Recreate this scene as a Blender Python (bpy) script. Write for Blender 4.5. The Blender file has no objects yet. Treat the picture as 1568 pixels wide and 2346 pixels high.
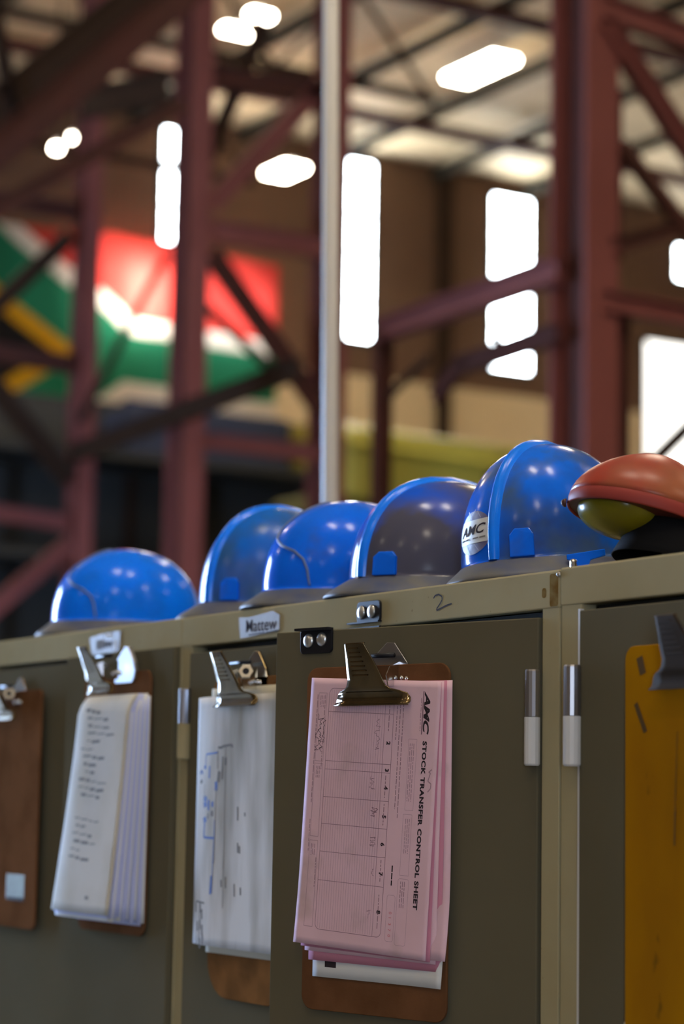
import bpy, bmesh, math, random
from mathutils import Vector, Matrix
random.seed(7)
PI = math.pi
sc = bpy.context.scene
COL = sc.collection
# ------------------------------------------------------------------ camera
f_ = Vector((-math.cos(.5473)*math.cos(.1266), math.sin(.5473)*math.cos(.1266), math.sin(.1266)))
r_ = f_.cross(Vector((0, 0, 1))).normalized(); u_ = r_.cross(f_)
ROLL = .0169
rx = r_*math.cos(ROLL)+u_*math.sin(ROLL); uy = u_*math.cos(ROLL)-r_*math.sin(ROLL)
cam = bpy.data.cameras.new('camera'); camo = bpy.data.objects.new('camera', cam); COL.objects.link(camo)
mw = Matrix((rx, uy, -f_)).transposed().to_4x4(); mw.translation = Vector((2.916, -1.5107, 1.5712)); camo.matrix_world = mw
cam.sensor_fit = 'VERTICAL'; cam.sensor_height = 36; cam.sensor_width = 24; cam.lens = 5200*36/2346
cam.clip_end = 200; cam.clip_start = .05
cam.dof.use_dof = True; cam.dof.focus_distance = 2.66; cam.dof.aperture_fstop = 3.4
sc.camera = camo
# ------------------------------------------------------------------ world, exposure
w = bpy.data.worlds.new('world'); sc.world = w; w.use_nodes = True
w.node_tree.nodes['Background'].inputs[0].default_value = (.75, .85, 1, 1)
w.node_tree.nodes['Background'].inputs[1].default_value = 1.0
sc.view_settings.view_transform = 'Standard'; sc.view_settings.look = 'None'
sc.view_settings.gamma = 1; sc.view_settings.use_curve_mapping = False
sc.view_settings.exposure = 0.0
sc.cycles.use_denoising = True
sc.cycles.max_bounces = 8; sc.cycles.diffuse_bounces = 4; sc.cycles.glossy_bounces = 3
sc.cycles.caustics_reflective = False; sc.cycles.caustics_refractive = False
LAMP = 57.0          # radiance of the hall's luminaires
DAY = 72.0           # radiance of daylight panels
LAMP_COL = (1, .89, .70, 1)
DAY_COL = (.42, .62, 1, 1)

# ------------------------------------------------------------------ materials
def mat(name, c, rough=.6, metal=0, spec=.5, c2=None, scale=8, amount=.5, lo=.4, hi=.65, bump=0, bscale=60,
        coat=0, stretch=(1, 1, 1), detail=4, c3=None, s3=30, lo3=.6, hi3=.7):
    m = bpy.data.materials.new(name); m.use_nodes = True
    nt = m.node_tree; b = nt.nodes['Principled BSDF']
    b.inputs['Base Color'].default_value = (*c, 1); b.inputs['Roughness'].default_value = rough
    b.inputs['Metallic'].default_value = metal; b.inputs['Specular IOR Level'].default_value = spec
    b.inputs['Coat Weight'].default_value = coat
    tc = mp = None
    def coords():
        nonlocal tc, mp
        if tc is None:
            tc = nt.nodes.new('ShaderNodeTexCoord'); mp = nt.nodes.new('ShaderNodeMapping')
            mp.inputs['Scale'].default_value = stretch; nt.links.new(tc.outputs['Object'], mp.inputs['Vector'])
        return mp.outputs[0]
    def layer(prev, col, scl, l, h, amt):
        n = nt.nodes.new('ShaderNodeTexNoise'); n.inputs['Scale'].default_value = scl; n.inputs['Detail'].default_value = detail
        nt.links.new(coords(), n.inputs['Vector'])
        mr = nt.nodes.new('ShaderNodeMapRange'); mr.inputs[1].default_value = l; mr.inputs[2].default_value = h
        mr.inputs[4].default_value = amt; nt.links.new(n.outputs['Fac'], mr.inputs[0])
        mx = nt.nodes.new('ShaderNodeMix'); mx.data_type = 'RGBA'; nt.links.new(mr.outputs[0], mx.inputs[0])
        if prev is None: mx.inputs[6].default_value = (*c, 1)
        else: nt.links.new(prev, mx.inputs[6])
        mx.inputs[7].default_value = (*col, 1)
        return mx.outputs[2]
    out = None
    if c2: out = layer(out, c2, scale, lo, hi, amount)
    if c3: out = layer(out, c3, s3, lo3, hi3, amount)
    if out: nt.links.new(out, b.inputs['Base Color'])
    if bump:
        n = nt.nodes.new('ShaderNodeTexNoise'); n.inputs['Scale'].default_value = bscale
        nt.links.new(coords(), n.inputs['Vector'])
        bp = nt.nodes.new('ShaderNodeBump'); bp.inputs['Strength'].default_value = bump; bp.inputs['Distance'].default_value = .002
        nt.links.new(n.outputs['Fac'], bp.inputs['Height']); nt.links.new(bp.outputs[0], b.inputs['Normal'])
    return m
def emit(name, c, s):
    m = bpy.data.materials.new(name); m.use_nodes = True; nt = m.node_tree
    nt.nodes.remove(nt.nodes['Principled BSDF']); e = nt.nodes.new('ShaderNodeEmission')
    e.inputs[0].default_value = c; e.inputs[1].default_value = s
    nt.links.new(e.outputs[0], nt.nodes['Material Output'].inputs[0]); return m
def cloth(name, c, trans=.45):
    m = bpy.data.materials.new(name); m.use_nodes = True; nt = m.node_tree
    b = nt.nodes['Principled BSDF']; b.inputs['Base Color'].default_value = (*c, 1); b.inputs['Roughness'].default_value = .9
    b.inputs['Specular IOR Level'].default_value = .1
    t = nt.nodes.new('ShaderNodeBsdfTranslucent'); t.inputs[0].default_value = (*c, 1)
    mx = nt.nodes.new('ShaderNodeMixShader'); mx.inputs[0].default_value = trans
    nt.links.new(b.outputs[0], mx.inputs[1]); nt.links.new(t.outputs[0], mx.inputs[2])
    nt.links.new(mx.outputs[0], nt.nodes['Material Output'].inputs[0]); return m

M = {}
M['door'] = mat('door_olive_paint', (.128, .112, .074), .7, spec=.0, c2=(.108, .092, .056), scale=3, amount=.6)
M['rail'] = mat('rail_beige_paint', (.38, .33, .2), .5, spec=.0, c2=(.31, .25, .13), scale=5, amount=.6, c3=(.2, .15, .08), s3=90, lo3=.7, hi3=.74)
M['gapdark'] = mat('interior_shade', (.02, .018, .014), .9)
M['rust'] = mat('rust_stain', (.16, .09, .025), .8, spec=.0, c2=(.26, .2, .09), scale=60, amount=.8)
M['steel'] = mat('grey_steel', (.34, .33, .34), .32, metal=.9)
M['zinc'] = mat('zinc_bolt', (.62, .62, .62), .3, metal=.85)
M['white_paint'] = mat('worn_white_paint', (.6, .6, .6), .5)
M['black_metal'] = mat('black_enamel', (.012, .012, .016), .45, spec=.2)
M['hard'] = mat('hardboard', (.17, .078, .036), .65, spec=.0, c2=(.1, .045, .02), scale=14, amount=.7, bump=.1, bscale=300)
M['hard_light'] = mat('worn_hardboard', (.25, .115, .04), .65, spec=.0, c2=(.1, .05, .02), scale=9, amount=.9, lo=.4, hi=.6)
M['yellow'] = mat('yellow_board', (.42, .19, .004), .7, spec=.0, c2=(.27, .11, .006), scale=5, amount=.8, c3=(.08, .045, .01), s3=22, lo3=.66, hi3=.72, stretch=(1, 1, .5))
M['brass'] = mat('dull_brass_clip', (.2, .14, .06), .14, metal=.85, c2=(.09, .06, .03), scale=20, amount=.8)
M['clip'] = mat('tarnished_clip', (.2, .145, .075), .14, metal=.9, c2=(.08, .055, .028), scale=30, amount=.8)
M['clip_dark'] = mat('dark_clip', (.05, .032, .016), .75, metal=.1, spec=.1)
M['chrome'] = mat('bright_steel', (.7, .7, .7), .18, metal=1)
M['paper'] = mat('white_paper', (.7, .7, .69), .85, spec=.15)
M['paper_aged'] = mat('aged_paper', (.56, .53, .47), .85, spec=.1, c2=(.45, .42, .34), scale=9, amount=.8)
M['paper_skylit'] = mat('paper_skylight_tint', (.5, .54, .8), .85, spec=.15)  # white sheets tinted blue to imitate skylight on them
M['paper_smear'] = mat('smudged_paper', (.66, .64, .61), .85, spec=.1, c2=(.22, .19, .125), scale=13, amount=.9, lo=.42, hi=.68, stretch=(1, 1, .22))
M['paper_cream'] = mat('cream_paper', (.55, .5, .37), .85, spec=.15)
M['pink'] = mat('pink_paper', (.74, .5, .58), .85, spec=.1, c2=(.68, .45, .5), scale=10, amount=.7, c3=(.5, .36, .36), s3=14, lo3=.55, hi3=.72)
M['pink2'] = mat('deeper_pink_paper', (.56, .23, .32), .85, spec=.15)
M['ink'] = mat('black_ink', (.035, .025, .03), .8, spec=.1)
M['ink_grey'] = mat('faint_grey_ink', (.3, .18, .22), .85, spec=.1)
M['ink_pale'] = mat('pale_grey_ink', (.4, .25, .31), .85, spec=.1)
M['pencil'] = mat('pencil_grey', (.2, .19, .18), .85, spec=.1)
M['blue_ink'] = mat('blue_pen', (.03, .07, .3), .7, spec=.2)
M['scuff'] = mat('dark_scuff', (.09, .05, .012), .8, spec=.05)
M['red_ink'] = mat('red_ink', (.6, .12, .14), .8, spec=.1)
M['tape'] = mat('clear_tape_on_label', (.34, .31, .28), .4, spec=.15, c2=(.24, .21, .17), scale=18, amount=.6)
M['sticker_green'] = mat('faded_green_sticker', (.2, .22, .13), .7, c2=(.14, .14, .08), scale=40, amount=.8)
BL = (.004, .14, .9); DIRT = (.075, .072, .062)
M['hat_a'] = mat('blue_shell_clean', BL, .14, spec=.14, c2=(.003, .10, .6), scale=7, amount=.6, c3=DIRT, s3=11, lo3=.6, hi3=.8)
M['hat_b'] = mat('blue_shell_soiled', (.004, .12, .55), .24, spec=.15, c2=DIRT, scale=7, amount=.8, lo=.44, hi=.7, c3=(.02, .1, .26), s3=15, lo3=.5, hi3=.7)
M['hat_c'] = mat('blue_shell_sooty', (.003, .085, .65), .17, spec=.16, c2=(.075, .068, .056), scale=5.5, amount=.92, lo=.4, hi=.56)
M['hat_e'] = mat('blue_shell_scuffed', (.003, .135, .8), .16, spec=.15, c2=(.025, .03, .036), scale=6.5, amount=.88, lo=.45, hi=.66, c3=(.05, .1, .2), s3=14, lo3=.5, hi3=.7)
M['hat_d'] = mat('blue_shell_pale', (.003, .17, .97), .15, spec=.14, c2=(.01, .11, .5), scale=8, amount=.7, lo=.52, hi=.72)
M['ridge'] = mat('bright_blue_ridge', (.003, .2, 1.0), .22, spec=.2, c2=(.01, .16, .8), scale=25, amount=.5)
M['brim'] = mat('dusty_brim', (.1, .1, .1), .5, spec=.25, c2=(.05, .065, .13), scale=16, amount=.9, lo=.45, hi=.65)
M['seam'] = mat('scuffed_seam', (.1, .15, .3), .5)
M['dark_trim'] = mat('black_band', (.007, .007, .008), .8, spec=.1)
M['st_white'] = mat('sticker_white', (.62, .62, .58), .4)
M['st_purple'] = mat('sticker_purple', (.13, .12, .22), .4, c2=(.2, .19, .3), scale=60, amount=.7)
M['st_line'] = mat('sticker_pale_line', (.3, .28, .4), .4)
M['red'] = mat('red_shell', (.32, .045, .025), .32, spec=.18, c2=(.2, .07, .05), scale=10, amount=.8, c3=(.3, .09, .03), s3=7, lo3=.5, hi3=.7)
M['red_rim'] = mat('dull_red_rim', (.26, .042, .035), .5, spec=.12)
M['olive_liner'] = mat('olive_yellow_liner', (.19, .165, .006), .22, spec=.25, c2=(.1, .085, .006), scale=9, amount=.7)
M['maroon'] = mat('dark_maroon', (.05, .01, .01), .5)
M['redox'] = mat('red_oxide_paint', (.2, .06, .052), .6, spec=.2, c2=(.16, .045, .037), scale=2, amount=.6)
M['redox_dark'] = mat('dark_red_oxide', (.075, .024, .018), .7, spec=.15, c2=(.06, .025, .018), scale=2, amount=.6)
M['redox_brown'] = mat('dark_brown_steel', (.035, .019, .012), .8, spec=.1)  # even dark brown for the darkest members
M['pole'] = mat('grey_white_pole', (.55, .53, .5), .45)
M['roof'] = mat('roof_sheet', (.66, .5, .31), .7, spec=.2, c2=(.5, .37, .22), scale=.5, amount=.7)
M['purlin'] = mat('green_grey_purlin', (.03, .026, .018), .8, spec=.1)
M['wall_up'] = mat('cladding_backlit_tone', (.17, .095, .055), .75, spec=.2, c2=(.12, .06, .035), scale=.5, amount=.6)  # upper wall coloured darker to imitate its backlit shade
M['wall_low'] = mat('cladding_lit_tone', (.7, .55, .34), .75, spec=.2, c2=(.62, .48, .29), scale=.5, amount=.6)  # lower wall coloured paler for the light falling on it
M['floor'] = mat('concrete_floor', (.12, .105, .08), .7, c2=(.08, .07, .055), scale=.6, amount=.8)
M['sidewall'] = mat('side_cladding', (.26, .2, .14), .8)
M['lime'] = mat('lime_yellow_machine', (.5, .46, .08), .45, c2=(.4, .36, .06), scale=2, amount=.6)
M['olive'] = mat('olive_machine_side', (.1, .085, .015), .6)
M['navy'] = mat('navy_tarp', (.02, .028, .06), .7)
M['charcoal'] = mat('charcoal_machine', (.02, .02, .018), .7)
M['gold'] = mat('yellow_drum', (.25, .19, .02), .5)
M['lamp'] = emit('lamp_diffuser', LAMP_COL, LAMP)
M['day'] = emit('daylight_panel', (.86, .95, 1, 1), 34.0)
M['day_dim'] = emit('flag_backlight_panel', (.9, .95, 1, 1), 12.0)
M['day_flag'] = emit('bright_daylight_panel', (1, .96, .9, 1), 70.0)
M['day_back'] = emit('daylight_from_rear_door', (.68, .8, 1, 1), 19.0)
M['day_door'] = emit('daylight_through_doorway', DAY_COL, DAY)
M['flag_red'] = cloth('flag_red', (.55, .045, .035)); M['flag_white'] = cloth('flag_white', (.7, .62, .52))
M['flag_green'] = cloth('flag_green', (.02, .17, .085)); M['flag_gold'] = cloth('flag_gold', (.55, .27, .01))
M['flag_black'] = cloth('flag_black', (.015, .013, .013)); M['flag_blue'] = cloth('flag_blue', (.02, .03, .13))

# ------------------------------------------------------------------ mesh helpers
class MB:
    def __init__(s): s.v = []; s.f = []; s.m = []
    def add(s, vs, fs, mi=0):
        o = len(s.v); s.v += [tuple(x) for x in vs]; s.f += [tuple(i+o for i in q) for q in fs]; s.m += [mi]*len(fs)
    def box(s, a, b, mi=0):
        x0, y0, z0 = a; x1, y1, z1 = b
        s.add([(x0, y0, z0), (x1, y0, z0), (x1, y1, z0), (x0, y1, z0), (x0, y0, z1), (x1, y0, z1), (x1, y1, z1), (x0, y1, z1)],
              [(0, 3, 2, 1), (4, 5, 6, 7), (0, 1, 5, 4), (1, 2, 6, 5), (2, 3, 7, 6), (3, 0, 4, 7)], mi)
    def obox(s, P, Q, wd, dp, up=(0, 0, 1), off=(0, 0), mi=0):       # oriented bar: width along side, depth along up
        P = Vector(P); Q = Vector(Q); d = (Q-P).normalized(); side = d.cross(Vector(up))
        if side.length < 1e-4: side = d.cross(Vector((0, 1, 0)))
        side.normalize(); u = side.cross(d)
        c = side*off[0]+u*off[1]; vs = []
        for e in (P, Q):
            for a, b in ((-1, -1), (1, -1), (1, 1), (-1, 1)): vs.append(e+c+side*(a*wd/2)+u*(b*dp/2))
        s.add(vs, [(0, 1, 2, 3), (7, 6, 5, 4), (0, 4, 5, 1), (1, 5, 6, 2), (2, 6, 7, 3), (3, 7, 4, 0)], mi)
    def ibeam(s, P, Q, wd, dp, t=.014, up=(0, 0, 1)):
        s.obox(P, Q, wd, t, up, (0, dp/2-t/2)); s.obox(P, Q, wd, t, up, (0, -dp/2+t/2)); s.obox(P, Q, t, dp-2*t, up)
    def tube(s, pts, r, n=12, caps=True, mi=0):
        pts = [Vector(p) for p in pts]; rs = r if isinstance(r, (list, tuple)) else [r]*len(pts)
        vs = []; fs = []
        ref = Vector((0, 0, 1))
        for i, p in enumerate(pts):
            d = (pts[min(i+1, len(pts)-1)]-pts[max(i-1, 0)]).normalized()
            a = d.cross(ref)
            if a.length < .05: a = d.cross(Vector((0, 1, 0)))
            a.normalize(); b = d.cross(a)
            for k in range(n):
                t = 2*PI*k/n; vs.append(p+a*(rs[i]*math.cos(t))+b*(rs[i]*math.sin(t)))
        for i in range(len(pts)-1):
            for k in range(n): fs.append((i*n+k, i*n+(k+1) % n, (i+1)*n+(k+1) % n, (i+1)*n+k))
        if caps: fs.append(tuple(range(n-1, -1, -1))); fs.append(tuple((len(pts)-1)*n+k for k in range(n)))
        s.add(vs, fs, mi)
    def grid(s, fn, nu, nv, mi=0):
        vs = [fn(i/nu, j/nv) for j in range(nv+1) for i in range(nu+1)]
        fs = [(j*(nu+1)+i, j*(nu+1)+i+1, (j+1)*(nu+1)+i+1, (j+1)*(nu+1)+i) for j in range(nv) for i in range(nu)]
        s.add(vs, fs, mi)
    def prism(s, poly, y0, y1, mi=0):                               # poly in (x,z), extruded along y
        n = len(poly); vs = [(x, y0, z) for x, z in poly]+[(x, y1, z) for x, z in poly]
        s.add(vs, [tuple(range(n)), tuple(range(2*n-1, n-1, -1))]+[((i+1) % n, i, n+i, n+(i+1) % n) for i in range(n)], mi)
    def dome(s, c, r, h, axis=(0, -1, 0), n=16, rings=4):          # rivet head
        c = Vector(c); ax = Vector(axis).normalized(); a = ax.cross(Vector((0, 0, 1)))
        if a.length < .05: a = ax.cross(Vector((1, 0, 0)))
        a.normalize(); b = ax.cross(a); vs = []; fs = []
        for j in range(rings):
            ph = j/rings*PI/2
            for k in range(n):
                t = 2*PI*k/n; vs.append(c+(a*math.cos(t)+b*math.sin(t))*(r*math.cos(ph))+ax*(h*math.sin(ph)))
        vs.append(c+ax*h)
        for j in range(rings-1):
            for k in range(n): fs.append((j*n+k, j*n+(k+1) % n, (j+1)*n+(k+1) % n, (j+1)*n+k))
        for k in range(n): fs.append(((rings-1)*n+k, (rings-1)*n+(k+1) % n, rings*n))
        fs.append(tuple(range(n-1, -1, -1))); s.add(vs, fs)
    def build(s, name, m, parent=None, smooth=False, bevel=0, solid=0, loc=None, rot=None):
        me = bpy.data.meshes.new(name); me.from_pydata(s.v, [], s.f); me.update()
        for x in (m if isinstance(m, (list, tuple)) else [m]): me.materials.append(x)
        if any(s.m): me.polygons.foreach_set('material_index', s.m)
        bm = bmesh.new(); bm.from_mesh(me); bmesh.ops.remove_doubles(bm, verts=bm.verts, dist=1e-6) if smooth else None
        bmesh.ops.recalc_face_normals(bm, faces=bm.faces) if not solid else None
        bm.to_mesh(me); bm.free()
        if smooth:
            for p in me.polygons: p.use_smooth = True
        o = bpy.data.objects.new(name, me); COL.objects.link(o)
        if parent: o.parent = parent
        if loc is not None: o.location = loc
        if rot is not None: o.rotation_euler = rot
        if solid:
            md = o.modifiers.new('thickness', 'SOLIDIFY'); md.thickness = solid; md.offset = -1
        if bevel:
            md = o.modifiers.new('bevel', 'BEVEL'); md.width = bevel; md.segments = 2; md.limit_method = 'ANGLE'; md.angle_limit = .7
        return o
def tag(o, label=None, cat=None, group=None, kind=None):
    if label: o['label'] = label
    if cat: o['category'] = cat
    if group: o['group'] = group
    if kind: o['kind'] = kind
    return o
def thing(name, label, cat, loc=(0, 0, 0), rot=(0, 0, 0), group=None):
    o = bpy.data.objects.new(name, None); o.empty_display_size = .05; COL.objects.link(o)
    o.location = loc; o.rotation_euler = rot; return tag(o, label, cat, group)
def bx(name, a, b, m, parent=None, bevel=0, **k):
    q = MB(); q.box(a, b); return q.build(name, m, parent, bevel=bevel, **k)
def rrect(x0, z0, x1, z1, r, n=5):
    pts = []
    rr = r if isinstance(r, (list, tuple)) else (r,)*4              # bl, br, tr, tl
    for (cx, cz, a0, q) in ((x0+rr[0], z0+rr[0], PI, rr[0]), (x1-rr[1], z0+rr[1], 1.5*PI, rr[1]), (x1-rr[2], z1-rr[2], 0, rr[2]), (x0+rr[3], z1-rr[3], .5*PI, rr[3])):
        for i in range(n+1):
            t = a0+i/n*PI/2; pts.append((cx+q*math.cos(t), cz+q*math.sin(t)))
    return pts
def text2d(body, size=1, offset=0, shear=0, sx=1, spacing=1):
    cu = bpy.data.curves.new('t', 'FONT'); cu.body = body; cu.size = size; cu.offset = offset; cu.shear = shear
    cu.resolution_u = 3; cu.space_character = spacing
    o = bpy.data.objects.new('t', cu); me = bpy.data.meshes.new_from_object(o)
    vs = [(v.co.x*sx, v.co.y) for v in me.vertices]; fs = [tuple(p.vertices) for p in me.polygons]
    bpy.data.objects.remove(o); bpy.data.curves.remove(cu); bpy.data.meshes.remove(me)
    x0 = min(v[0] for v in vs); x1 = max(v[0] for v in vs)
    return vs, fs, x0, x1
class Ink:                                                          # flat print in sheet coordinates (u right, v down), laid on a surface
    def __init__(s): s.v = []; s.f = []; s.m = []
    def line(s, pts, wd, mi=0, step=.008):
        for (a, b) in zip(pts[:-1], pts[1:]):
            L = math.hypot(b[0]-a[0], b[1]-a[1])
            if L < 1e-6: continue
            nx, ny = -(b[1]-a[1])/L*wd/2, (b[0]-a[0])/L*wd/2; n = max(1, int(L/step)); o = len(s.v)
            for i in range(n+1):
                t = i/n; x = a[0]+(b[0]-a[0])*t; y = a[1]+(b[1]-a[1])*t
                s.v += [(x+nx, y+ny), (x-nx, y-ny)]
            for i in range(n): s.f.append((o+2*i, o+2*i+1, o+2*i+3, o+2*i+2)); s.m.append(mi)
    def rect(s, u0, v0, u1, v1, wd, mi=0, r=0):
        if r: p = rrect(u0, v0, u1, v1, r); p.append(p[0]); s.line(p, wd, mi)
        else: s.line([(u0, v0), (u1, v0), (u1, v1), (u0, v1), (u0, v0)], wd, mi)
    def bar(s, u0, v0, u1, v1, mi=0): s.line([((u0+u1)/2, v0), ((u0+u1)/2, v1)], abs(u1-u0), mi)
    def words(s, u, v0, v1, wd, mi=0, rng=None, lo=.002, hi=.007):  # a column of tiny unreadable words running down the sheet
        rng = rng or random; v = v0
        while v < v1:
            L = rng.uniform(lo, hi); s.bar(u-wd/2, v, u+wd/2, min(v+L, v1), mi); v += L+.0012
    def text(s, body, u, v, size, rot=0, mi=0, length=None, offset=0, shear=0, spacing=1, sx=1):
        vs, fs, x0, x1 = text2d(body, size, offset, shear, sx, spacing)
        k = (length/(x1-x0)) if length else 1; o = len(s.v)
        c, q = math.cos(rot), math.sin(rot)
        for (x, y) in vs:
            x = (x-x0)*k; s.v.append((u+x*c+y*q, v+x*q-y*c))
        for p in fs: s.f.append(tuple(i+o for i in p)); s.m.append(mi)
    def build(s, name, surf, mats, parent, lift=.0005):
        q = MB(); q.v = []
        for (u, v) in s.v:
            x, y, z = surf(u, v); q.v.append((x, y-lift, z))
        q.f = s.f; q.m = s.m
        return q.build(name, mats, parent)

# ------------------------------------------------------------------ the hall
H = 10.82
def struct(o): o['kind'] = 'structure'; return o
struct(bx('floor', (-26, -15, -.2), (14, 27, 0), M['floor']))
ceil = struct(bx('ceiling', (-26, -15, H), (14, 27, H+.15), M['roof']))
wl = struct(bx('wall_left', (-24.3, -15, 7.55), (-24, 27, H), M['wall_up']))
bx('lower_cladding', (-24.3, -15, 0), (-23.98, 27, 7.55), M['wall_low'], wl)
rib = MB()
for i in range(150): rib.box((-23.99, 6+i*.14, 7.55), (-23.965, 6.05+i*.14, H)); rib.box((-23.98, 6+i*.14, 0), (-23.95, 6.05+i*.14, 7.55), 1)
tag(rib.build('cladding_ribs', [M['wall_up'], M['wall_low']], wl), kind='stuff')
struct(bx('wall_back', (-26, 27, 0), (14, 27.2, H), M['sidewall']))
struct(bx('wall_front', (-26, -15.2, 0), (14, -15, H), M['sidewall']))
struct(bx('wall_right', (14, -15, 0), (14.2, 27, H), M['sidewall']))
for i in range(11):                                                  # purlins run the length of the hall under the sheeting
    y = 1.66+i*1.63; q = MB(); q.ibeam((-24, y, H-.15), (2, y, H-.15), .07, .17, .012); q.build('purlin', M['purlin'], ceil)
for x in (-21.6, -17.5, -13.2):                                      # lattice roof trusses; lower chord and webs added to darken the upper left
    q = MB(); q.ibeam((x, 2, H-.34), (x, 26, H-.34), .12, .16); q.build('truss_chord', M['redox_dark'], ceil)
    q = MB(); q.ibeam((x, 1.95, H-1.5), (x, 12.05, H-1.5), .08, .1); q.build('truss_chord', M['redox_brown'], ceil)
    for k in range(5):
        q = MB(); q.obox((x, 2+k*2, H-1.5), (x, 3+k*2, H-.4), .05, .05); q.build('truss_web', M['redox_brown'], ceil)
        q = MB(); q.obox((x, 3+k*2, H-.4), (x, 4+k*2, H-1.5), .05, .05); q.build('truss_web', M['redox_brown'], ceil)
def window(i, y0, y1, z0, z1, bars=(), m=None):
    o = struct(bx('window_%d' % i, (-24.02, y0-.05, z0-.05), (-23.94, y1+.05, z1+.05), M['purlin']))
    zs = [z0]+list(bars)+[z1]
    for a, b in zip(zs[:-1], zs[1:]):
        bx('pane', (-23.93, y0, a+.02), (-23.92, y1, b-.02), m or M['day'], o)
    for a in bars: bx('glazing_bar', (-23.94, y0, a-.015), (-23.9, y1, a+.015), M['purlin'], o)
    return o
window(1, 14.78, 15.26, 8.05, 10.64, (8.6, 9.3, 9.85, 10.35))
window(2, 17.4, 18.05, 7.9, 10.52, (8.55, 9.1, 9.7, 10.15))
window(3, 20.9, 21.6, 9.72, 10.25, (10.0,))
window(4, 11.94, 12.1, 9.02, 10.6, (9.25, 9.5, 10.15))
window(5, 11.12, 11.86, 7.84, 8.62, (8.2,), M['day_flag'])
window(6, 11.95, 13.5, 7.75, 8.55, (8.15,), M['day_dim'])  # added glowing panel that brightens the flag's right half from behind
d1 = struct(bx('door_1', (-24.02, 20.2, 0), (-23.94, 24.6, 8.75), M['purlin']))
bx('doorway_daylight', (-23.93, 20.28, .05), (-23.92, 24.5, 8.66), emit('white_daylight', (1, .97, .9, 1), 3.0), d1)
# added unseen partition: doorway daylight reaches the papers, the wall shields the columns
pt = struct(bx('added_light_partition', (-8.2, -15, 0), (-8, -1.95, 6), M['sidewall']))
bx('side_pier', (-8.2, -.4, 0), (-8, .6, 6), M['sidewall'], pt); bx('lintel', (-8.2, -1.95, 4.2), (-8, -.4, 6), M['sidewall'], pt)
d2 = struct(bx('door_2', (-8.16, -1.95, 0), (-8.1, -.4, .06), M['purlin']))
bx('doorway_daylight', (-8.15, -1.95, .06), (-8.14, -.4, 4.2), M['day_door'], d2)

d3_ = struct(bx('door_3', (13.94, -9.6, 0), (14.02, -6.9, .06), M['purlin']))
bx('doorway_daylight', (13.92, -9.5, .06), (13.94, -7.0, 4.4), M['day_back'], d3_)

# flag
FW, FH = 4.8, 3.2
def flag_col(x, y):                                                  # x,y in 900 x 600
    v = abs(y-300); s = .832*(v-(300-x*2/3))
    if s < -100: return 4
    if s < -60: return 3
    if s <= 60 or v <= 60: return 2
    if s <= 100 or v <= 100: return 1
    return 0 if y < 300 else 5
q = MB(); nu, nv = 180, 120
def flag_pt(u, v):
    return (-23.62+.05*math.sin(u*17+v*2)+.03*math.sin(u*31), 13.6-FW+u*FW, 8.88-v*FH-.03*math.sin(u*9))
q.grid(flag_pt, nu, nv)
q.m = [flag_col((i+.5)/nu*900, (j+.5)/nv*600) for j in range(nv) for i in range(nu)]
fo = q.build('wall_flag', [M['flag_'+c] for c in ('red', 'white', 'green', 'gold', 'black', 'blue')], smooth=True)
tag(fo, 'huge red, green and white flag with a gold-edged black triangle on the end wall', 'flag')

# luminaires
def lamp(x, y, z, lx, ly, label, group=None, wide=.15):
    t = thing('ceiling_light', label, 'light', (x, y, z), group=group)
    bx('housing', (-lx/2-.02, -ly*wide, .05), (lx/2+.02, ly*wide, .09), M['white_paint'], t)
    bx('diffuser', (-lx/2, -ly/2, 0), (lx/2, ly/2, .05), M['lamp'], t)
    for s in (-1, 1):
        q = MB(); q.tube([(s*lx*.35, 0, .09), (s*lx*.35, 0, H-z)], .008, 6); q.build('hanger', M['purlin'], t)
lamp(-19.22, 13.86, 10.47, 1.05, .37, 'long bright luminaire under the roof, nearest of those right of the pole', wide=.52)
lamp(-22, 12.72, 9.65, .55, .34, 'bright luminaire under the roof just left of the white pole')
lamp(-18.55, 10.15, 10.02, .14, .45, 'upper left luminaire, lower and wider of the close pair')
lamp(-17.96, 10.06, 10.02, .12, .26, 'upper left luminaire, higher and smaller of the close pair')
lamp(-20, 8.79, 8.93, .03, .03, 'faint round luminaire just above the far left one')
lamp(-20, 8.61, 8.78, .07, .07, 'small round luminaire glowing at far left of the roof')
gl = 'long hall luminaire hung from the roof outside the picture'
for gx, gy in ((-15, -7), (-15, 1), (-15, 9), (-7, 8), (1, -1), (2.5, .8), (1, 8), (8, -5), (8, 4), (-19, 6.4), (-19, 21), (-14, 17)):  # lamps nearest the end wall are added to brighten it and the flag
    lamp(gx, gy, 9.6, 1.5, .5, gl, 'hall luminaires overhead')
for gx, gy in ((5, -12), (-3, -12), (11, -1), (6, 11), (-4, 14), (11, -11), (12, 6)):
    lamp(gx, gy, 9.2, .8, .35, gl, 'hall luminaires overhead')

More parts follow.
